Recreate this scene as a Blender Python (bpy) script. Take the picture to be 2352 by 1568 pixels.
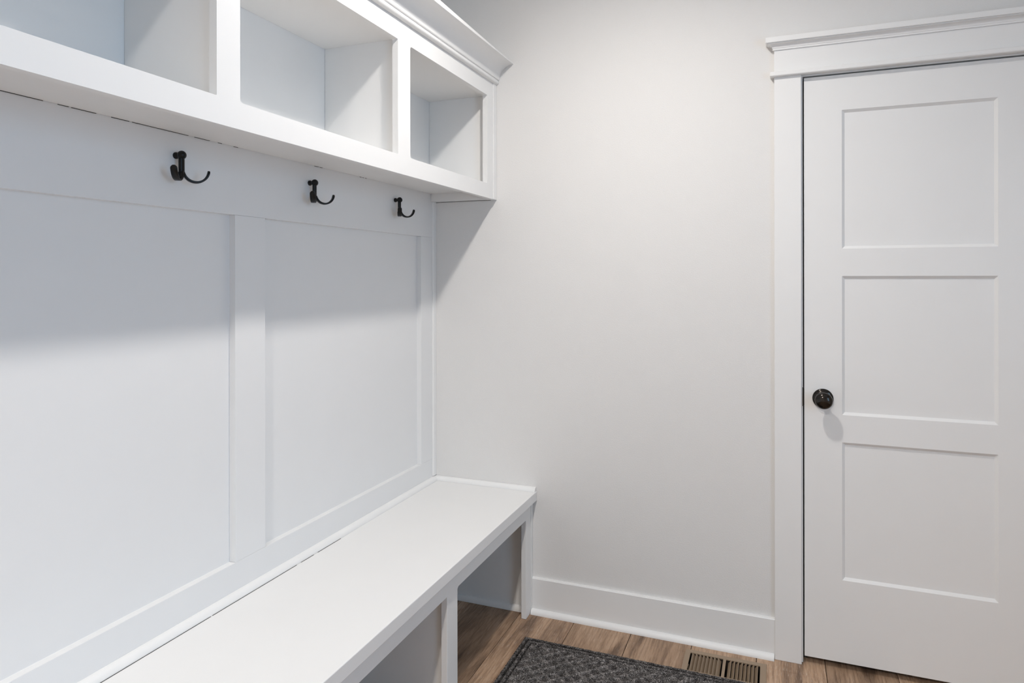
import bpy, bmesh, math, random
from mathutils import Vector, Matrix

random.seed(7)
for o in list(bpy.data.objects):
    bpy.data.objects.remove(o)
scene = bpy.context.scene
COL = scene.collection

# ------------------------------------------------------------------ camera
W = 2352.0
F_PX, CY = 1548.43, 636.58
YAW, ROLL = 0.37349, -0.00121
CAM = Vector((1.3714, -2.5674, 1.3475))
cam_data = bpy.data.cameras.new('camera')
cam = bpy.data.objects.new('camera', cam_data)
COL.objects.link(cam)
cam_data.sensor_width = 36.0
cam_data.lens = F_PX / W * 36.0
cam_data.shift_y = -(784.0 - CY) / W
cam_data.clip_start = 0.02
_r = Vector((math.cos(YAW), math.sin(YAW), 0)); _u = Vector((0, 0, 1)); _f = Vector((-math.sin(YAW), math.cos(YAW), 0))
r2 = _r * math.cos(ROLL) + _u * math.sin(ROLL)
u2 = -_r * math.sin(ROLL) + _u * math.cos(ROLL)
cam.matrix_world = Matrix(((r2.x, u2.x, -_f.x, CAM.x), (r2.y, u2.y, -_f.y, CAM.y), (r2.z, u2.z, -_f.z, CAM.z), (0, 0, 0, 1)))
scene.camera = cam

# ------------------------------------------------------------------ world (overcast daylight outside the windows)
SKY_COLOR, SKY_STRENGTH = (0.42, 0.68, 1.0), 6.6
LAMP_COLOR, LAMP_A, LAMP_B = (1.0, 0.955, 0.905), 62.0, 185.0      # downlight power in watts
world = bpy.data.worlds.new('world'); scene.world = world
world.use_nodes = True
bg = world.node_tree.nodes['Background']
bg.inputs[0].default_value = (*SKY_COLOR, 1); bg.inputs[1].default_value = SKY_STRENGTH

scene.view_settings.view_transform = 'Standard'
scene.view_settings.look = 'None'
scene.view_settings.gamma = 1.0
scene.view_settings.use_curve_mapping = False
scene.view_settings.exposure = 0.08

# window openings in the unseen walls; portals only guide the sampling of the sky through them
WIN_R = dict(a0=-3.0, a1=-1.8, z0=0.85, z1=2.15)      # in wall_right (along y)
RX, FY, CZ = 3.1, -5.5, 2.745                            # right wall, wall behind the camera, ceiling
def portal(loc, rot, sx, sy):
    l = bpy.data.lights.new('sky_portal', 'AREA'); l.shape = 'RECTANGLE'; l.size = sx; l.size_y = sy
    l.cycles.is_portal = True
    o = bpy.data.objects.new('sky_portal', l); COL.objects.link(o); o.location = loc; o.rotation_euler = rot
portal((RX + 0.02, (WIN_R['a0'] + WIN_R['a1']) / 2, 1.50), (0, math.radians(90), 0), 1.3, 1.2)



# ------------------------------------------------------------------ materials
def nt(name):
    m = bpy.data.materials.new(name); m.use_nodes = True
    n = m.node_tree.nodes; l = m.node_tree.links
    return m, n, l, n['Principled BSDF']
def paint(name, col, rough, bump_scale=0, bump=0.0, spec=0.4, var=0.012):
    m, n, l, b = nt(name)
    tc = n.new('ShaderNodeTexCoord')
    nz = n.new('ShaderNodeTexNoise'); nz.inputs['Scale'].default_value = 9; nz.inputs['Detail'].default_value = 4
    l.new(tc.outputs['Object'], nz.inputs['Vector'])
    mx = n.new('ShaderNodeMix'); mx.data_type = 'RGBA'
    mx.inputs['A'].default_value = (*[c * (1 - var) for c in col], 1)
    mx.inputs['B'].default_value = (*[min(1, c * (1 + var)) for c in col], 1)
    l.new(nz.outputs['Fac'], mx.inputs['Factor']); l.new(mx.outputs['Result'], b.inputs['Base Color'])
    b.inputs['Roughness'].default_value = rough
    b.inputs['Specular IOR Level'].default_value = spec
    if bump:
        n2 = n.new('ShaderNodeTexNoise'); n2.inputs['Scale'].default_value = bump_scale; n2.inputs['Detail'].default_value = 3
        l.new(tc.outputs['Object'], n2.inputs['Vector'])
        bp = n.new('ShaderNodeBump'); bp.inputs['Strength'].default_value = bump; bp.inputs['Distance'].default_value = 0.002
        l.new(n2.outputs['Fac'], bp.inputs['Height']); l.new(bp.outputs['Normal'], b.inputs['Normal'])
    return m
M = {}
M['wall'] = paint('wall_paint', (0.77, 0.757, 0.74), 0.75, 290, 0.36, 0.25)
M['trim'] = paint('trim_paint', (0.83, 0.825, 0.815), 0.42, 40, 0.03)
M['door'] = paint('door_paint', (0.83, 0.825, 0.815), 0.38, 120, 0.03)
M['board'] = paint('board_paint', (0.80, 0.80, 0.80), 0.45, 60, 0.03)
M['ceiling'] = paint('ceiling_paint', (0.82, 0.81, 0.80), 0.85, 200, 0.4, 0.2)
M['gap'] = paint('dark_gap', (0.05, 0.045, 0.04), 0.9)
M['register'] = paint('tan_enamel', (0.32, 0.235, 0.16), 0.45)
M['duct'] = paint('duct_metal', (0.03, 0.022, 0.016), 0.7)
M['subfloor'] = paint('subfloor', (0.2, 0.15, 0.1), 0.9)
def metal(name, col, rough, metallic=1.0):
    m, n, l, b = nt(name)
    b.inputs['Base Color'].default_value = (*col, 1); b.inputs['Roughness'].default_value = rough; b.inputs['Metallic'].default_value = metallic
    nz = n.new('ShaderNodeTexNoise'); nz.inputs['Scale'].default_value = 300
    mr = n.new('ShaderNodeMapRange'); mr.inputs['To Min'].default_value = rough * 0.8; mr.inputs['To Max'].default_value = rough * 1.2
    l.new(nz.outputs['Fac'], mr.inputs['Value']); l.new(mr.outputs['Result'], b.inputs['Roughness'])
    return m
M['hook'] = metal('black_hook_metal', (0.0022, 0.002, 0.002), 0.34, 0.0)
M['hook'].node_tree.nodes['Principled BSDF'].inputs['Specular IOR Level'].default_value = 0.3
M['knob'] = metal('dark_bronze', (0.045, 0.04, 0.036), 0.16, 1.0)
M['hinge'] = metal('dark_hinge', (0.05, 0.045, 0.04), 0.35, 1.0)
def emit(name, col, s):
    m = bpy.data.materials.new(name); m.use_nodes = True
    n = m.node_tree.nodes; n.clear()
    e = n.new('ShaderNodeEmission'); e.inputs[0].default_value = (*col, 1); e.inputs[1].default_value = s
    o = n.new('ShaderNodeOutputMaterial'); m.node_tree.links.new(e.outputs[0], o.inputs[0])
    return m
M['lens'] = emit('lit_lens', LAMP_COLOR, 70.0)
def pane_mat():
    m = bpy.data.materials.new('window_glass'); m.use_nodes = True
    n = m.node_tree.nodes; l = m.node_tree.links; n.clear()
    t = n.new('ShaderNodeBsdfTransparent'); t.inputs[0].default_value = (0.95, 0.97, 0.97, 1)
    g = n.new('ShaderNodeBsdfGlossy'); g.inputs['Roughness'].default_value = 0.02
    mx = n.new('ShaderNodeMixShader'); mx.inputs[0].default_value = 0.06
    o = n.new('ShaderNodeOutputMaterial')
    l.new(t.outputs[0], mx.inputs[1]); l.new(g.outputs[0], mx.inputs[2]); l.new(mx.outputs[0], o.inputs[0])
    return m
M['glass'] = pane_mat()

def wood_mat():
    m, n, l, b = nt('oak_plank')
    tc = n.new('ShaderNodeTexCoord'); oi = n.new('ShaderNodeObjectInfo')
    rnd = n.new('ShaderNodeMath'); rnd.operation = 'MULTIPLY'; rnd.inputs[1].default_value = 37.0
    l.new(oi.outputs['Random'], rnd.inputs[0])
    cmb = n.new('ShaderNodeCombineXYZ'); l.new(rnd.outputs[0], cmb.inputs[0]); l.new(rnd.outputs[0], cmb.inputs[1])
    add = n.new('ShaderNodeVectorMath'); add.operation = 'ADD'
    l.new(tc.outputs['Object'], add.inputs[0]); l.new(cmb.outputs[0], add.inputs[1])
    def mapped(s):
        mp = n.new('ShaderNodeMapping'); mp.inputs['Scale'].default_value = s
        l.new(add.outputs[0], mp.inputs['Vector']); return mp.outputs[0]
    def noise(vec, sc, det, rgh=0.5, dist=0.0):
        z = n.new('ShaderNodeTexNoise'); z.inputs['Scale'].default_value = sc; z.inputs['Detail'].default_value = det
        z.inputs['Roughness'].default_value = rgh; z.inputs['Distortion'].default_value = dist
        l.new(vec, z.inputs['Vector']); return z.outputs['Fac']
    broad = noise(mapped((7, 0.9, 1)), 1.6, 5, 0.6, 1.2)
    grain = noise(mapped((95, 5, 1)), 1.5, 6, 0.7, 0.6)
    fine = noise(mapped((260, 14, 1)), 2.0, 3, 0.6)
    cr = n.new('ShaderNodeValToRGB'); e = cr.color_ramp.elements
    e[0].position = 0.33; e[0].color = (0.20, 0.125, 0.080, 1)
    e[1].position = 0.72; e[1].color = (0.60, 0.42, 0.29, 1)
    x = cr.color_ramp.elements.new(0.5); x.color = (0.45, 0.295, 0.19, 1)
    l.new(broad, cr.inputs[0])
    # dark pores
    cg = n.new('ShaderNodeValToRGB'); g = cg.color_ramp.elements
    g[0].position = 0.34; g[0].color = (0.50, 0.45, 0.42, 1); g[1].position = 0.56; g[1].color = (1, 1, 1, 1)
    l.new(grain, cg.inputs[0])
    mul = n.new('ShaderNodeMix'); mul.data_type = 'RGBA'; mul.blend_type = 'MULTIPLY'; mul.inputs['Factor'].default_value = 0.85
    l.new(cr.outputs[0], mul.inputs['A']); l.new(cg.outputs[0], mul.inputs['B'])
    # limed whitish grain, more on some planks
    cw = n.new('ShaderNodeValToRGB'); w = cw.color_ramp.elements
    w[0].position = 0.57; w[0].color = (0, 0, 0, 1); w[1].position = 0.74; w[1].color = (1, 1, 1, 1)
    l.new(fine, cw.inputs[0])
    amt = n.new('ShaderNodeMapRange'); amt.inputs['To Min'].default_value = 0.25; amt.inputs['To Max'].default_value = 0.75
    l.new(oi.outputs['Random'], amt.inputs['Value'])
    wf = n.new('ShaderNodeMath'); wf.operation = 'MULTIPLY'
    l.new(cw.outputs[0], wf.inputs[0]); l.new(amt.outputs[0], wf.inputs[1])
    lim = n.new('ShaderNodeMix'); lim.data_type = 'RGBA'; lim.inputs['B'].default_value = (0.70, 0.63, 0.56, 1)
    l.new(wf.outputs[0], lim.inputs['Factor']); l.new(mul.outputs['Result'], lim.inputs['A'])
    hs = n.new('ShaderNodeHueSaturation')
    v = n.new('ShaderNodeMapRange'); v.inputs['To Min'].default_value = 0.85; v.inputs['To Max'].default_value = 1.18
    l.new(oi.outputs['Random'], v.inputs['Value']); l.new(v.outputs[0], hs.inputs['Value'])
    l.new(lim.outputs['Result'], hs.inputs['Color']); l.new(hs.outputs[0], b.inputs['Base Color'])
    b.inputs['Roughness'].default_value = 0.5; b.inputs['Specular IOR Level'].default_value = 0.35
    bp = n.new('ShaderNodeBump'); bp.inputs['Strength'].default_value = 0.35; bp.inputs['Distance'].default_value = 0.001
    l.new(grain, bp.inputs['Height']); l.new(bp.outputs['Normal'], b.inputs['Normal'])
    return m
M['wood'] = wood_mat()
def mat_fabric():
    m, n, l, b = nt('grey_mat_pile')
    tc = n.new('ShaderNodeTexCoord')
    def noise(sc, det, rgh, dist=0, scale=(1, 1, 1)):
        mp = n.new('ShaderNodeMapping'); mp.inputs['Scale'].default_value = scale
        l.new(tc.outputs['Object'], mp.inputs['Vector'])
        z = n.new('ShaderNodeTexNoise'); z.inputs['Scale'].default_value = sc; z.inputs['Detail'].default_value = det
        z.inputs['Roughness'].default_value = rgh; z.inputs['Distortion'].default_value = dist
        l.new(mp.outputs[0], z.inputs['Vector']); return z.outputs['Fac']
    a = noise(190, 3, 0.7, 2.0); c = noise(45, 3, 0.6, 1.0)
    ad = n.new('ShaderNodeMath'); ad.operation = 'MULTIPLY_ADD'; ad.inputs[1].default_value = 0.8
    mlt = n.new('ShaderNodeMath'); mlt.operation = 'MULTIPLY'; mlt.inputs[1].default_value = 0.2
    l.new(c, mlt.inputs[0]); l.new(a, ad.inputs[0]); l.new(mlt.outputs[0], ad.inputs[2])
    cr = n.new('ShaderNodeValToRGB'); e = cr.color_ramp.elements
    e[0].position = 0.36; e[0].color = (0.022, 0.020, 0.020, 1)
    e[1].position = 0.64; e[1].color = (0.68, 0.63, 0.60, 1)
    x = cr.color_ramp.elements.new(0.51); x.color = (0.115, 0.108, 0.104, 1)
    l.new(ad.outputs[0], cr.inputs[0])
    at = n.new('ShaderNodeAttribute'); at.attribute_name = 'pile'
    wr = n.new('ShaderNodeValToRGB'); w = wr.color_ramp.elements      # recess shade painted in: dark grooves, darker cells; ribs paler with wear
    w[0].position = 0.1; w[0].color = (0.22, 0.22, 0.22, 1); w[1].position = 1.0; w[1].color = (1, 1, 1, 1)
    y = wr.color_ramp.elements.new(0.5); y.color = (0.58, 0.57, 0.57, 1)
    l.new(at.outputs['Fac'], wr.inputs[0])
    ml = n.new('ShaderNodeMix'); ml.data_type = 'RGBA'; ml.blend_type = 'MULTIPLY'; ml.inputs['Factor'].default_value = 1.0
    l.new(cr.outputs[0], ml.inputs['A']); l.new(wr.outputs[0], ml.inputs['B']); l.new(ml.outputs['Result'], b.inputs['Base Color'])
    b.inputs['Roughness'].default_value = 1.0; b.inputs['Specular IOR Level'].default_value = 0.05
    bp = n.new('ShaderNodeBump'); bp.inputs['Strength'].default_value = 0.9; bp.inputs['Distance'].default_value = 0.003
    l.new(a, bp.inputs['Height']); l.new(bp.outputs['Normal'], b.inputs['Normal'])
    return m
M['mat'] = mat_fabric()

# ------------------------------------------------------------------ mesh helpers
def box(bm, x0, x1, y0, y1, z0, z1):
    v = [bm.verts.new(p) for p in ((x0, y0, z0), (x1, y0, z0), (x1, y1, z0), (x0, y1, z0), (x0, y0, z1), (x1, y0, z1), (x1, y1, z1), (x0, y1, z1))]
    for f in ((0, 3, 2, 1), (4, 5, 6, 7), (0, 1, 5, 4), (1, 2, 6, 5), (2, 3, 7, 6), (3, 0, 4, 7)):
        bm.faces.new([v[i] for i in f])
    return bm
def B(*a):
    return box(bmesh.new(), *a)
def loft(bm, rings, closed=True, caps=True):
    rs = [[bm.verts.new(p) for p in r] for r in rings]
    n = len(rs[0])
    for a, b in zip(rs, rs[1:]):
        for i in range(n if closed else n - 1):
            j = (i + 1) % n
            bm.faces.new((a[i], a[j], b[j], b[i]))
    if caps:
        bm.faces.new(rs[0][::-1]); bm.faces.new(rs[-1])
    return bm
def prism(profile, axis, t0, t1):
    """profile: list of 2-D points in the two other axes (in xyz order)"""
    mk = {'x': lambda t, p: (t, p[0], p[1]), 'y': lambda t, p: (p[0], t, p[1]), 'z': lambda t, p: (p[0], p[1], t)}[axis]
    return loft(bmesh.new(), [[mk(t, p) for p in profile] for t in (t0, t1)])
def lathe(profile, origin, direction, seg=40):
    """profile: (distance along direction, radius)"""
    d = Vector(direction).normalized(); a = d.orthogonal().normalized(); b = d.cross(a); o = Vector(origin)
    rings = []
    for t, r in profile:
        rings.append([o + d * t + (a * math.cos(2 * math.pi * i / seg) + b * math.sin(2 * math.pi * i / seg)) * max(r, 1e-5) for i in range(seg)])
    return loft(bmesh.new(), rings)
def rrect(a0, a1, b0, b1, rl, rr):
    """rectangle in 2-D with rounded corners: radius rl at the a0 end, rr at the a1 end"""
    pts = []
    for cx, cy, r, s in ((a1 - rr, b1 - rr, rr, 0), (a0 + rl, b1 - rl, rl, 90), (a0 + rl, b0 + rl, rl, 180), (a1 - rr, b0 + rr, rr, 270)):
        for k in range(7):
            t = math.radians(s + 15 * k); pts.append((cx + r * math.cos(t), cy + r * math.sin(t)))
    return pts
def plate(outer, holes, mk, t0, t1):
    """flat plate with holes between t0 and t1; mk(t, a, b) gives the 3-D point"""
    bm = bmesh.new(); edges = []
    for lp in [outer] + holes:
        vs = [bm.verts.new(mk(t0, a, b)) for a, b in lp]
        for i in range(len(vs)):
            edges.append(bm.edges.new((vs[i], vs[(i + 1) % len(vs)])))
    bmesh.ops.triangle_fill(bm, use_beauty=True, use_dissolve=True, edges=edges)
    ex = bmesh.ops.extrude_face_region(bm, geom=list(bm.faces))
    d = Vector(mk(t1, 0, 0)) - Vector(mk(t0, 0, 0))
    bmesh.ops.translate(bm, vec=d, verts=[g for g in ex['geom'] if isinstance(g, bmesh.types.BMVert)])
    return bm
def origin_of(o):
    p = Vector((0, 0, 0))
    while o is not None:
        p += o.location; o = o.parent
    return p
def obj(name, bm, mat, parent=None, bevel=0.0, smooth=None, at=None):
    bmesh.ops.recalc_face_normals(bm, faces=list(bm.faces))
    me = bpy.data.meshes.new(name)
    org = origin_of(parent) if parent is not None else Vector((0, 0, 0))
    off = Vector(at) if at is not None else org
    if at is not None or parent is not None:
        bmesh.ops.translate(bm, vec=-off, verts=list(bm.verts))
    bm.to_mesh(me); bm.free()
    me.materials.append(M[mat])
    if smooth is not None:
        me.polygons.foreach_set('use_smooth', [True] * len(me.polygons))
        me.set_sharp_from_angle(angle=math.radians(smooth))
    o = bpy.data.objects.new(name, me); COL.objects.link(o)
    o.parent = parent
    o.location = off - org
    if bevel:
        bv = o.modifiers.new('bevel', 'BEVEL'); bv.width = bevel; bv.segments = 2; bv.limit_method = 'ANGLE'; bv.angle_limit = math.radians(40)
    return o
def tag(o, label, cat, group=None, kind=None):
    o['label'] = label; o['category'] = cat
    if group: o['group'] = group
    if kind: o['kind'] = kind
    return o
def empty(name, loc, label, cat, group=None, kind=None):
    o = bpy.data.objects.new(name, None); COL.objects.link(o); o.location = loc; o.empty_display_size = 0.1
    return tag(o, label, cat, group, kind)
def quarter(r, n=8):
    return [(0, 0)] + [(r * math.cos(math.radians(90 * k / n)), r * math.sin(math.radians(90 * k / n))) for k in range(n + 1)]

# ------------------------------------------------------------------ key dimensions (metres)
NL = -2.950                          # far end of the built-in, lengthened out of view to shade the panelling
SX = 0.012                           # face of stiles and rails on the left wall
DL, DR, DT = 1.4623, 2.1505, 2.042   # door slab
JT = 2.046
SHELL_Y = 0.75
OPEN_L, OPEN_R, OPEN_T = DL - 0.022, DR + 0.022, DT + 0.022     # rough opening
WT = 0.115
REG = (1.075, 1.330, -0.2015, -0.082)   # hole in the floor for the register

# ------------------------------------------------------------------ room shell
def struct(name, bm, mat, label, cat, bevel=0):
    return tag(obj(name, bm, mat, bevel=bevel), label, cat, kind='structure')
# subfloor with the duct hole
bm = bmesh.new()
X0, X1, Y0, Y1 = -0.1, RX + 0.1, FY - 0.1, SHELL_Y + 0.2
for a in ((X0, X1, Y0, REG[2]), (X0, X1, REG[3], Y1), (X0, REG[0], REG[2], REG[3]), (REG[1], X1, REG[2], REG[3])):
    box(bm, *a, -0.12, -0.0125)
floor = struct('floor', bm, 'subfloor', 'brown limed oak plank floor of the mudroom', 'floor')
PW, P0 = 0.2232, 0.4125
def plank_mesh(x0, x1, y0, y1):
    g = 0.0009
    x0 += g; x1 -= g; y0 += g; y1 -= g
    bm = bmesh.new()
    hx0, hx1, hy0, hy1 = REG
    if x1 < hx0 or x0 > hx1 or y1 < hy0 or y0 > hy1:
        box(bm, x0, x1, y0, y1, -0.012, 0.0)
    else:
        a, b = max(x0, hx0), min(x1, hx1)
        box(bm, x0, x1, y0, hy0, -0.012, 0.0); box(bm, x0, x1, hy1, y1, -0.012, 0.0)
        if a > x0: box(bm, x0, a, hy0, hy1, -0.012, 0.0)
        if b < x1: box(bm, b, x1, hy0, hy1, -0.012, 0.0)
    return bm
xi = -2; k = 0
while P0 + xi * PW < RX + 0.05:
    x0, x1 = max(P0 + xi * PW, -0.05), min(P0 + (xi + 1) * PW, RX + 0.05)
    if x1 > x0 + 0.01:
        y = SHELL_Y + 0.12
        L = (1.62, 2.2, 1.8, 2.35, 1.9)[k % 5]
        while y > FY:
            y2 = max(y - L, FY - 0.05)
            obj('plank', plank_mesh(x0, x1, y2, y), 'wood', floor, bevel=0.0012, at=(x0, y2, 0))
            y = y2; L = 2.1
        k += 1
    xi += 1

def wall_with_hole(outer, holes, mk, t0, t1):
    rect = lambda a0, a1, b0, b1: [(a0, b0), (a1, b0), (a1, b1), (a0, b1)]
    return plate(rect(*outer), [rect(*h) for h in holes], mk, t0, t1)
YZ = lambda t, a, b: (t, a, b)     # plate in the y-z plane
XZ = lambda t, a, b: (a, t, b)
wl = struct('wall_left', B(-0.12, -0.0125, FY, 0.0, 0, CZ), 'wall', 'painted wall behind the built-in bench and cubbies', 'wall')
# door wall: built as one outline with the door notch
outl = [(-0.12, 0), (OPEN_L, 0), (OPEN_L, OPEN_T), (OPEN_R, OPEN_T), (OPEN_R, 0), (RX + 0.12, 0), (RX + 0.12, CZ), (-0.12, CZ)]
struct('wall_back', plate(outl, [], XZ, 0.0, WT), 'wall', 'warm grey textured wall around the white panel door', 'wall')
struct('wall_right', wall_with_hole((FY, 0.0, 0, CZ), [(WIN_R['a0'], WIN_R['a1'], WIN_R['z0'], WIN_R['z1'])], YZ, RX, RX + 0.12),
       'wall', 'warm grey textured wall with a window facing the bench', 'wall')
struct('wall_front', B(-0.12, RX + 0.12, FY - 0.12, FY, 0, CZ), 'wall', 'warm grey textured plain wall facing the door', 'wall')
struct('ceiling', B(-0.12, RX + 0.12, FY - 0.12, WT, CZ, CZ + 0.1), 'ceiling', 'flat white ceiling with a globe light', 'ceiling')
bm = bmesh.new()
box(bm, 1.1, 1.2, WT, SHELL_Y, 0, 2.5); box(bm, 2.5, 2.6, WT, SHELL_Y, 0, 2.5); box(bm, 1.1, 2.6, SHELL_Y, SHELL_Y + 0.1, 0, 2.5); box(bm, 1.1, 2.6, WT, SHELL_Y + 0.1, 2.5, 2.6)
struct('wall_gap_block', bm, 'wall', 'unseen walls added behind the closed panel door to keep its gaps dark', 'wall')  # unseen closed shell, added to block light behind the door gaps

def window(name, win, mk, sgn, label):
    e = empty(name, mk(0, (win['a0'] + win['a1']) / 2, win['z0']), label, 'window', kind='structure')
    a0, a1, z0, z1 = win['a0'], win['a1'], win['z0'], win['z1']
    R = lambda a, b, c, d: [(a, c), (b, c), (b, d), (a, d)]
    obj('window_frame', plate(R(a0, a1, z0, z1), [R(a0 + .04, a1 - .04, z0 + .04, z1 - .04)], mk, 0.02 * sgn, 0.09 * sgn), 'trim', e)
    obj('window_casing', plate(R(a0 - .08, a1 + .08, z0 - .08, z1 + .1), [R(a0, a1, z0, z1)], mk, -0.018 * sgn, 0.0), 'trim', e, bevel=0.0015)
    zm = (z0 + z1) / 2
    obj('sash_rail', plate(R(a0 + .04, a1 - .04, zm - .025, zm + .025), [], mk, 0.03 * sgn, 0.07 * sgn), 'trim', e)
    for c, d in ((z0 + .04, zm - .025), (zm + .025, z1 - .04)):
        obj('pane', plate(R(a0 + .04, a1 - .04, c, d), [], mk, 0.048 * sgn, 0.052 * sgn), 'glass', e)
    obj('window_sill', plate(R(a0 - .1, a1 + .1, z0 - .025, z0), [], mk, -0.05 * sgn, 0.02 * sgn), 'trim', e, bevel=0.003)
window('window_1', WIN_R, lambda t, a, b: (RX + t, a, b), 1, 'white framed window in the wall facing the bench')

# ------------------------------------------------------------------ baseboards
def baseboard(name, x0, x1, label):
    e = empty(name, ((x0 + x1) / 2, 0, 0), label, 'baseboard', kind='structure')
    obj('board', prism([(0, 0), (-0.014, 0), (-0.014, 0.1365), (-0.0115, 0.140), (0, 0.140)], 'x', x0, x1), 'trim', e)
    q = [(-0.014 - a, b) for a, b in quarter(0.0185)]
    obj('shoe_moulding', prism(q, 'x', x0, x1 - 0.002), 'trim', e, smooth=40)
baseboard('baseboard_back', 0.4555, 1.3655, 'white baseboard with quarter-round shoe between bench and door casing')
baseboard('baseboard_right', 2.2475, RX, 'white baseboard beside the hinge side of the door')

# ------------------------------------------------------------------ door casing
CL0, CL1 = 1.3655, 1.4529
CR0, CR1 = DL + DR - CL1, DL + DR - CL0
tr = empty('trim_1', ((DL + DR) / 2, 0, 0), 'white craftsman door casing with stepped cap above the panel door', 'door casing', kind='structure')
HZ = 2.052
obj('side_casing', B(CL0, CL1, -0.018, 0, 0, HZ), 'trim', tr, bevel=0.0015)
obj('side_casing', B(CR0, CR1, -0.018, 0, 0, HZ), 'trim', tr, bevel=0.0015)
obj('head_board', B(CL0, CR1, -0.020, 0, HZ, 2.160), 'trim', tr, bevel=0.001)
def wrap(profile):
    """profile (projection, z) swept round the head board with mitred returns"""
    rings = []
    for fx, fy in ((0, 0), (0, 1), (1, 1), (1, 0)):
        rings.append([((CL0 - p) if fx == 0 else (CR1 + p), (-0.020 - p) if fy else 0.0, z) for p, z in profile])
    return loft(bmesh.new(), rings)
obj('head_fillet', wrap([(-0.01, 2.0505), (0.011, 2.0505), (0.0134, 2.053), (0.0134, 2.064), (0.011, 2.067), (-0.01, 2.067)]), 'trim', tr, smooth=35)
cv = [(0.0, 2.1435), (0.0045, 2.1435), (0.0045, 2.1485)]
for k in range(7):
    t = math.radians(15 * k); cv.append((0.0185 - 0.0125 * math.cos(t), 2.1500 + 0.0115 * math.sin(t)))
cv += [(0.0215, 2.1625), (0.0215, 2.1655), (0.0265, 2.1655), (0.0275, 2.167), (0.0275, 2.1835), (0.026, 2.185), (-0.015, 2.185), (-0.015, 2.1435)]
obj('cap_moulding', wrap(cv), 'trim', tr, smooth=25)
bm = bmesh.new()
box(bm, OPEN_L + 0.0005, DL - 0.0042, -0.0005, WT, 0, OPEN_T - 0.0005)
obj('jamb', bm, 'trim', tr, bevel=0.001)
obj('jamb', B(DR + 0.0042, OPEN_R - 0.0005, -0.0005, WT, 0, OPEN_T - 0.0005), 'trim', tr, bevel=0.001)
obj('head_jamb', B(DL - 0.0042, DR + 0.0042, -0.0005, WT, DT + 0.0052, OPEN_T - 0.0005), 'trim', tr)
obj('shaded_door_stop', B(DL - 0.0042, DL + 0.011, 0.0365, 0.075, 0, DT), 'gap', tr)  # door stop coloured dark so the gap around the slab looks shaded
obj('shaded_door_stop', B(DR - 0.011, DR + 0.0042, 0.0365, 0.075, 0, DT), 'gap', tr)
obj('shaded_door_stop', B(DL + 0.011, DR - 0.011, 0.0365, 0.075, DT - 0.012, DT + 0.0048), 'gap', tr)
obj('strike_plate', B(DL - 0.0055, DL - 0.0025, -0.0022, 0.02, 0.896, 0.962), 'hinge', tr, bevel=0.0006)

# ------------------------------------------------------------------ door
DZ = 0.024
PL, PR = 1.5822, 2.0305
dr = empty('door_1', ((DL + DR) / 2, 0, DZ), 'white three-panel shaker door with a round black knob', 'door', kind='structure')
R4 = lambda a, b, c, d: [(a, c), (b, c), (b, d), (a, d)]
panels = [(1.4445, 1.9197), (0.8742, 1.3499), (0.3071, 0.7792)]
obj('stiles_and_rails', plate(R4(DL, DR, DZ, DT), [R4(PL, PR, a, b) for a, b in panels], XZ, 0.0, 0.035), 'door', dr, bevel=0.0008)
for a, b in panels:
    bm = bmesh.new(); w, d = 0.0085, 0.0085
    ring = lambda i, y: [(PL + i, y, a + i), (PR - i, y, a + i), (PR - i, y, b - i), (PL + i, y, b - i)]
    loft(bm, [ring(0, 0.035), ring(0, 0.0006), ring(w, d)])
    obj('panel', bm, 'door', dr)
KX, KZ = 1.5215, 0.927
kn = obj('door_knob', lathe([(0.004, 0.012), (0.024, 0.0105), (0.031, 0.0115), (0.035, 0.017), (0.039, 0.0225), (0.045, 0.0265), (0.051, 0.0283), (0.056, 0.0280), (0.061, 0.0255), (0.065, 0.0210), (0.0677, 0.0140), (0.0690, 0.007), (0.0693, 0.0)], (KX, 0, KZ), (0, -1, 0), 48), 'knob', dr, smooth=50)
obj('rose', lathe([(0.0, 0.0335), (0.003, 0.0335), (0.005, 0.0325), (0.0075, 0.029), (0.0095, 0.022), (0.0105, 0.013), (0.0105, 0.0)], (KX, 0, KZ), (0, -1, 0), 48), 'knob', kn, smooth=50)
obj('latch_plate', B(DL - 0.0006, DL + 0.001, 0.004, 0.03, KZ - 0.028, KZ + 0.028), 'hinge', dr)
for z in (0.25, 1.05, 1.83):
    bm = lathe([(0, 0.004), (0.002, 0.0065), (0.088, 0.0065), (0.09, 0.004)], (DR + 0.0018, -0.0065, z), (0, 0, 1), 16)
    obj('hinge', bm, 'hinge', dr, smooth=40)

# ------------------------------------------------------------------ wall panelling behind the hooks
RB, BR = 1.517, 0.5787
ST1, ST2, ST3 = -1.1459, -1.0313, -0.1228
pn = empty('trim_2', (0, NL / 2, 0.485), 'white recessed-panel back board between bench seat and cubbies', 'panelling', kind='structure')
for y0, y1 in ((ST2, ST3), (-2.0544, ST1), (NL - ST3, -2.169)):
    obj('panel', B(-0.0122, -0.0080, y0 - 0.01, y1 + 0.01, BR - 0.01, RB + 0.01), 'board', pn)
obj('top_rail', B(-0.0122, SX, NL, -0.0005, RB, 1.7245), 'board', pn, bevel=0.0004)
obj('bottom_rail', B(-0.0122, SX, NL, -0.0005, 0.4855, BR), 'board', pn, bevel=0.0004)
for y0, y1 in ((ST3, -0.0005), (ST1, ST2), (-2.169, -2.0544), (NL, NL - ST3)):
    obj('stile', B(-0.0122, SX - 0.0002, y0, y1, BR + 0.0002, RB - 0.0004), 'board', pn, bevel=0.0004)
obj('corner_strip', prism([(SX, -0.027), (SX + 0.004, -0.026), (SX + 0.006, -0.022), (SX + 0.006, -0.0005), (SX, -0.0005)], 'z', 0.5055, 1.667), 'trim', pn)

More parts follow.
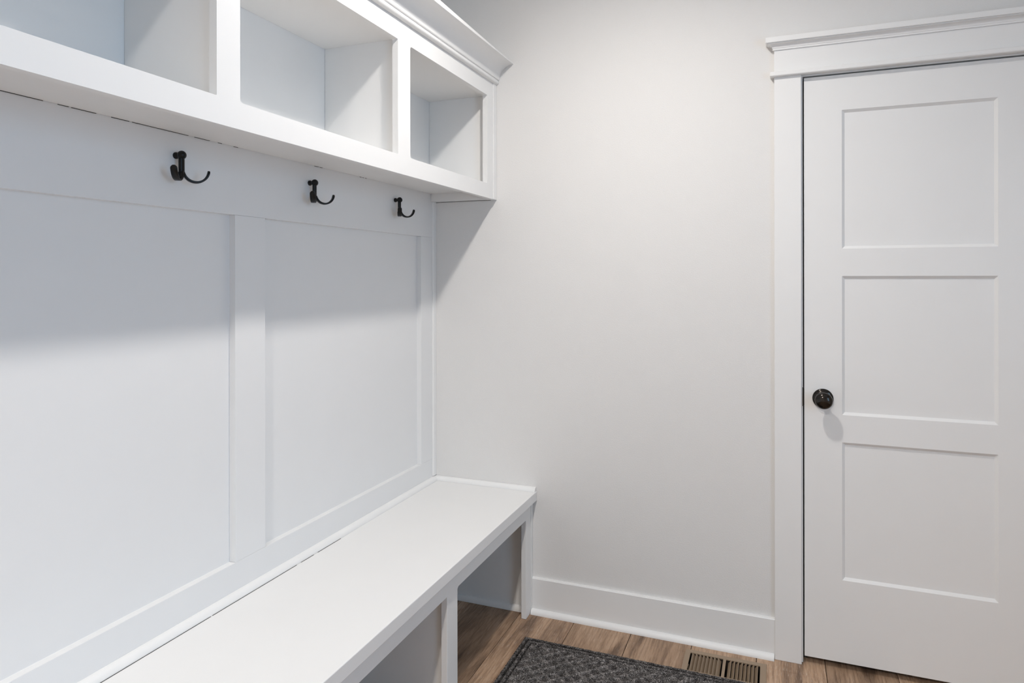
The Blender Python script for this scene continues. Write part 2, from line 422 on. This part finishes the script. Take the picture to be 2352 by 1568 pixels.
# ------------------------------------------------------------------ cubby shelf
CD, CB = 0.2942, 1.6668
cs = empty('cubby_shelf', (SX, NL / 2, CB), 'white open cubby shelf with crown moulding above the coat hooks', 'shelf')
OB, OT = 1.7249, 2.0777
holes = [(-0.6987, -0.0887), (-1.4259, -0.7729), (-2.1445, -1.4915), (NL + 0.08, -2.2187)]
FT = 2.222
outer = [(NL, CB), (-0.0312, CB), (-0.0312, FT), (NL, FT)]
obj('face_frame', plate(outer, [rrect(a, b, OB, OT, 0.009, 0.0025) for a, b in holes], YZ, CD - 0.020, CD), 'trim', cs, bevel=0.0012)
obj('scribe_strip', B(CD - 0.020, CD + 0.004, -0.0306, -0.0006, CB - 0.001, 2.150), 'trim', cs, bevel=0.0015)
BX = CD - 0.0205
obj('bottom_board', B(SX + 0.0005, BX, NL + 0.02, -0.0385, 1.7005, 1.7245), 'trim', cs)
obj('top_board', B(SX + 0.0005, BX, NL + 0.02, -0.0385, 2.0854, 2.105), 'trim', cs)
obj('back_board', B(-0.0122, SX, NL, -0.0385, 1.7248, 2.12), 'trim', cs)
obj('side_board', B(SX + 0.0005, BX, -0.0380, -0.0008, CB + 0.001, 2.2), 'trim', cs, bevel=0.001)
obj('side_board', B(SX + 0.0005, BX, NL, NL + 0.0195, CB + 0.001, 2.2), 'trim', cs)
for y0, y1 in ((-0.757, -0.712), (-1.478, -1.438), (-2.202, -2.160)):
    obj('divider', B(SX + 0.0008, BX, y0, y1, 1.7248, 2.0852), 'trim', cs)
obj('side_lining', B(SX + 0.0008, BX, -0.0520, -0.0388, 1.7248, 2.0852), 'trim', cs)
obj('side_lining', B(SX + 0.0008, BX, NL + 0.020, NL + 0.06, 1.7248, 2.0852), 'trim', cs)
# crown: bead, step, cove and a top lip that widens away from the door wall
def crown_ring(y, lip):
    pr = [(CD + 0.0003, 2.1395), (CD + 0.005, 2.1395), (0.3065, 2.1425), (0.3085, 2.1455), (0.3085, 2.1530), (0.3060, 2.1560), (0.3105, 2.1575)]
    for k in range(11):
        t = math.radians(9 * k)
        pr.append((0.3690 - 0.0570 * math.cos(t), 2.1600 + 0.0560 * math.sin(t)))
    pr += [(0.3722, 2.2175), (0.3722, 2.2185 + lip), (CD + 0.0003, 2.2185 + lip)]
    return [(a, y, b) for a, b in pr]
obj('crown_moulding', loft(bmesh.new(), [crown_ring(-0.0006, 0.001), crown_ring(-0.35, 0.008), crown_ring(-0.70, 0.016), crown_ring(NL, 0.018)]), 'trim', cs, smooth=25)
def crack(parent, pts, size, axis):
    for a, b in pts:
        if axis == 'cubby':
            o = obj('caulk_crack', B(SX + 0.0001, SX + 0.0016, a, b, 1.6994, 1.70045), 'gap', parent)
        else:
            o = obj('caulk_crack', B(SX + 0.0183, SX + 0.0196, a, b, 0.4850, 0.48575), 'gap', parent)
crack(cs, [(-1.80, -1.6585), (-1.6288, -1.6062), (-1.6006, -1.5459), (-1.5103, -1.4665), (-1.4588, -1.302), (-1.2832, -1.2343), (-1.2067, -1.1933), (-1.152, -1.1363), (-0.8105, -0.79), (-0.785, -0.771), (-0.562, -0.552), (-0.545, -0.537), (-0.528, -0.520)], 0.001, 'cubby')
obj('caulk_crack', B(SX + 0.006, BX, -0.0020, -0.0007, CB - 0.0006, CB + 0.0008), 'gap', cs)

# ------------------------------------------------------------------ storage bench
BD, BZ, BB = 0.472, 0.4852, 0.448
FX = 0.453
sb = empty('storage_bench', (BD / 2, NL / 2, 0), 'white built-in bench with open shoe bays under the seat', 'bench')
obj('seat_board', B(0.0005, BD, NL, -0.0006, BB, BZ - 0.0003), 'trim', sb, bevel=0.002)
rail = 0.390
cells = [(-0.6884, -0.0767), (-1.371, -0.7594), (-2.054, -1.442), (NL + 0.077, -2.125)]
out = [(NL, 0.0)]
pts = [(NL, 0.001), (NL, BB - 0.0005), (-0.0200, BB - 0.0005), (-0.0200, 0.001)]
for a, b in cells:       # walk back along the floor, up and over each bay
    r = 0.009
    pts += [(b, 0.001), (b, rail - 0.002), (b - 0.002, rail)]
    for k in range(7):
        t = math.radians(90 + 15 * k); pts.append((a + r + r * math.cos(t), rail - r + r * math.sin(t)))
    pts += [(a, 0.001)]
obj('face_frame', plate(pts, [], YZ, FX - 0.020, FX), 'trim', sb, bevel=0.0012)
obj('scribe_strip', B(FX - 0.020, FX + 0.002, -0.0195, -0.0006, 0.001, BB - 0.0005), 'trim', sb, bevel=0.001)
for y0, y1 in ((-0.744, -0.704), (-1.427, -1.387), (-2.110, -2.070)):
    obj('divider', B(SX + 0.001, FX - 0.0205, y0, y1, 0.001, BB - 0.0005), 'trim', sb)
obj('side_board', B(0.0008, FX - 0.0205, -0.0195, -0.0008, 0.001, BB - 0.0005), 'trim', sb)
obj('side_board', B(0.0008, FX - 0.0205, NL, NL + 0.0195, 0.001, BB - 0.0005), 'trim', sb)
obj('back_board', B(0.0005, SX, NL + 0.02, -0.0200, 0.001, BB - 0.0005), 'trim', sb)
q = [(-0.0198 - a * 0.8, 0.001 + b * 1.4) for a, b in quarter(0.016)]
obj('shoe_moulding', prism(q, 'x', SX + 0.002, FX - 0.021), 'trim', sb, smooth=40)
q = [(SX + 0.0002 + a, BZ + b) for a, b in quarter(0.018)]
obj('seat_quarter_round', prism(q, 'y', NL, -0.0006), 'trim', sb, smooth=40)
q = [(-0.0006 - a, BZ + b) for a, b in quarter(0.0175)]
obj('seat_quarter_round', prism(q, 'x', SX + 0.0002, 0.4690), 'trim', sb, smooth=40)
crack(sb, [(-1.62, -1.25), (-1.245, -0.92), (-0.90, -0.84), (-0.82, -0.70)], 0.001, 'bench')

# ------------------------------------------------------------------ coat hooks
def strap(path, width, thick, side):
    """sweep a flat bar along a path of (s, z) in the vertical plane of direction d; side = d"""
    d = Vector((side[0], side[1], 0)).normalized(); n = Vector((-d.y, d.x, 0))
    rings = []; L = len(path)
    for i, (s, z) in enumerate(path):
        p = d * s + Vector((0, 0, z))
        a = path[max(i - 1, 0)]; b = path[min(i + 1, L - 1)]
        t = (d * (b[0] - a[0]) + Vector((0, 0, b[1] - a[1]))).normalized()
        m = t.cross(n).normalized()
        tip = math.hypot(path[-1][0] - s, path[-1][1] - z) if i > L - 12 else 1.0
        q = min(1.0, (tip + 0.0006) / (width * 0.5))
        w = width * 0.5 * math.sqrt(max(0.02, 1 - (1 - q) ** 2)) * min(1.0, 0.55 + 0.09 * i)
        h = thick * 0.5
        c = h * 0.7
        sec = [(w, -h + c), (w, h - c), (w - c, h), (0, h), (-w + c, h), (-w, h - c), (-w, -h + c), (-w + c, -h), (0, -h), (w - c, -h)]
        rings.append([p + n * u + m * v for u, v in sec])
    return loft(bmesh.new(), rings)
def make_hook():
    e = bpy.data.objects.new('coat_hook', None); COL.objects.link(e); e.empty_display_size = 0.05
    O = 0.020
    obj('mounting_post', lathe([(0, 0.0078), (0.0015, 0.0082), (0.004, 0.0082), (0.0065, 0.0074), (0.008, 0.0058), (0.010, 0.0050), (O, 0.0050)], (0, 0, 0), (1, 0, 0), 24), 'hook', e, smooth=50)
    bm = bmesh.new(); bmesh.ops.create_uvsphere(bm, u_segments=28, v_segments=18, radius=0.0106)
    bmesh.ops.translate(bm, vec=(O + 0.001, 0, 0), verts=list(bm.verts))
    obj('ball_finial', bm, 'hook', e, smooth=60)
    st = []
    for i in range(9):
        z = -0.004 - 0.046 * i / 8; w = 0.0078; h = 0.0058
        st.append([(O + h * math.sin(math.radians(q)), w * math.cos(math.radians(q)), z) for q in range(0, 360, 30)])
    obj('stem', loft(bmesh.new(), st), 'hook', e, smooth=50)
    for sg in (1, -1):
        dvec = (math.cos(math.radians(58)), sg * math.sin(math.radians(58)))
        path = [(-0.001, -0.030), (0.0002, -0.036), (0.0025, -0.0405)]
        for k in range(29):
            t = math.radians(196 + 5.86 * k)
            path.append((0.0315 + 0.0285 * math.cos(t) * (1.0 + 0.06 * k / 28), -0.0335 + 0.0300 * math.sin(t)))
        bm = strap(path, 0.0158, 0.0052, dvec)
        bmesh.ops.translate(bm, vec=(O, 0, 0), verts=list(bm.verts))
        obj('prong', bm, 'hook', e, smooth=45)
    return e
h0 = make_hook()
spots = [(-1.3402, 1.6440, 'black double-prong coat hook farthest from the door wall, of the row of three'),
         (-0.8353, 1.6427, 'black double-prong coat hook in the middle of the row of three'),
         (-0.3267, 1.6433, 'black double-prong coat hook closest to the corner with the door wall')]
for i, (y, z, lab) in enumerate(spots):
    if i == 0:
        h = h0
    else:
        h = h0.copy(); COL.objects.link(h)
        for c in list(h0.children):
            d = c.copy(); COL.objects.link(d); d.parent = h
    h.location = (SX, y, z)
    tag(h, lab, 'hook', 'coat hooks on the back board')

# ------------------------------------------------------------------ floor register
rg = empty('floor_register', (1.2025, -0.137, 0), 'tan metal floor register with two banks of louvres beside the mat', 'vent')
S1, S2, SY = (1.0846, 1.1965), (1.2065, 1.3185), (-0.200, -0.0865)
bm = bmesh.new()
xs = [1.066, S1[0], S1[1], S2[0], S2[1], 1.339]; ys = [-0.2068, SY[0], SY[1], -0.0675]
gv = {}
for i, x in enumerate(xs):
    for j, y in enumerate(ys):
        gv[i, j] = bm.verts.new((x, y, 0.0045))
for i in range(5):
    for j in range(3):
        if not (j == 1 and i in (1, 3)):
            bm.faces.new((gv[i, j], gv[i + 1, j], gv[i + 1, j + 1], gv[i, j + 1]))
ex = bmesh.ops.extrude_face_region(bm, geom=list(bm.faces))
bmesh.ops.translate(bm, vec=(0, 0, -0.0043), verts=[g for g in ex['geom'] if isinstance(g, bmesh.types.BMVert)])
obj('faceplate', bm, 'register', rg, bevel=0.0010)
for bank, ang in ((S1, 38), (S2, -38)):
    w = (bank[1] - bank[0]) / 9.0
    me = None
    for i in range(8):
        x = bank[0] + w * (i + 1)
        if me is None:
            bm = bmesh.new(); box(bm, -0.0007, 0.0007, SY[0] - 0.001, SY[1] + 0.001, -0.0085, 0.0085)
            # a slight curl along the louvre
            a = math.radians(ang)
            bmesh.ops.rotate(bm, cent=(0, 0, 0), matrix=Matrix.Rotation(-a, 3, 'Y'), verts=list(bm.verts))
            o = obj('louvre', bm, 'register', rg, at=(0, 0, 0)); me = o.data
        else:
            o = bpy.data.objects.new('louvre', me); COL.objects.link(o); o.parent = rg
        o.location = Vector((x, 0, -0.0022)) - rg.location
bm = bmesh.new()
e_ = 0.001
box(bm, REG[0] + e_, REG[0] + 0.002, REG[2] + e_, REG[3] - e_, -0.11, -0.0002); box(bm, REG[1] - 0.002, REG[1] - e_, REG[2] + e_, REG[3] - e_, -0.11, -0.0002)
box(bm, REG[0] + .002, REG[1] - .002, REG[2] + e_, REG[2] + 0.002, -0.11, -0.0002); box(bm, REG[0] + .002, REG[1] - .002, REG[3] - 0.002, REG[3] - e_, -0.11, -0.0002)
box(bm, REG[0] + e_, REG[1] - e_, REG[2] + e_, REG[3] - e_, -0.113, -0.11)
obj('duct_boot', bm, 'duct', rg)
obj('damper_lever', B(1.0852, 1.0872, -0.178, -0.166, -0.012, 0.006), 'register', rg, bevel=0.0005)

# ------------------------------------------------------------------ door mat
MX0, MX1, MY0, MY1 = 0.4985, 1.4085, -0.815, -0.2085
def mat_mesh():
    step = 0.0030
    nx, ny = int((MX1 - MX0) / step), int((MY1 - MY0) / step)
    rnd = random.Random(3)
    vs, fs, pile = [], [], []
    for j in range(ny + 1):
        for i in range(nx + 1):
            x, y = (MX1 - MX0) * i / nx, (MY1 - MY0) * j / ny
            e = min(x, y, (MX1 - MX0) - x, (MY1 - MY0) - y)
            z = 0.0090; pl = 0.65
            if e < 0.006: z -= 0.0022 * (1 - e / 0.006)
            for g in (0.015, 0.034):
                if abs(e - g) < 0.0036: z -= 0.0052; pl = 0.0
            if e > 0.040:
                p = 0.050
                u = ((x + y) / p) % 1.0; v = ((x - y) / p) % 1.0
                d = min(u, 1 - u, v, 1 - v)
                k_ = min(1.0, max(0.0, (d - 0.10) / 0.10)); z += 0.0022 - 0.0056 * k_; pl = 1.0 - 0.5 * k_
            z += rnd.uniform(-0.0009, 0.0009)
            jx = rnd.uniform(-0.0012, 0.0012); jy = rnd.uniform(-0.0012, 0.0012)
            vs.append((MX0 + x + jx, MY0 + y + jy, z)); pile.append(pl)
    for j in range(ny):
        for i in range(nx):
            a = j * (nx + 1) + i; fs.append((a, a + 1, a + nx + 2, a + nx + 1))
    # skirt down to the floor
    loop = [i for i in range(nx + 1)] + [j * (nx + 1) + nx for j in range(1, ny + 1)] + [ny * (nx + 1) + i for i in range(nx - 1, -1, -1)] + [j * (nx + 1) for j in range(ny - 1, 0, -1)]
    base = len(vs)
    for i in loop: vs.append((vs[i][0], vs[i][1], 0.0003)); pile.append(0.3)
    n = len(loop)
    for k in range(n):
        fs.append((loop[k], base + k, base + (k + 1) % n, loop[(k + 1) % n]))
    bm = bmesh.new(); lay = bm.verts.layers.float.new('pile')
    bv = [bm.verts.new(v) for v in vs]
    for f in fs: bm.faces.new([bv[i] for i in f])
    for v, q in zip(bv, pile): v[lay] = q
    return bm
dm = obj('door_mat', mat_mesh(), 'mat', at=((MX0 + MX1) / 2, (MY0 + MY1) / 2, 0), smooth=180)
tag(dm, 'charcoal grey ribbed carpet door mat on the plank floor', 'mat')

# ------------------------------------------------------------------ ceiling lights
for LX, LY, where, watts in ((0.95, -0.98, 'above the door mat', LAMP_A), (0.95, -3.75, 'far from the door', LAMP_B)):
    cl = empty('ceiling_light', (LX, LY, CZ), 'round white dome light on the ceiling ' + where, 'light', 'dome lights on the ceiling')
    obj('trim_ring', lathe([(0.0, 0.088), (0.004, 0.088), (0.011, 0.078), (0.013, 0.066), (0.010, 0.0625), (0.0, 0.0625)], (LX, LY, CZ - 0.0003), (0, 0, -1), 40), 'trim', cl, smooth=40)
    obj('lens', lathe([(0.002, 0.061), (0.012, 0.060), (0.022, 0.055), (0.030, 0.045), (0.036, 0.030), (0.039, 0.014), (0.040, 0.0)], (LX, LY, CZ - 0.0003), (0, 0, -1), 40), 'lens', cl, smooth=40)
    sp = bpy.data.lights.new('downlight_beam', 'SPOT'); sp.energy = watts; sp.color = LAMP_COLOR
    sp.spot_size = math.radians(178); sp.spot_blend = 1.0; sp.shadow_soft_size = 0.045
    so = bpy.data.objects.new('downlight_beam', sp); COL.objects.link(so); so.parent = cl; so.location = (0, 0, -0.062)
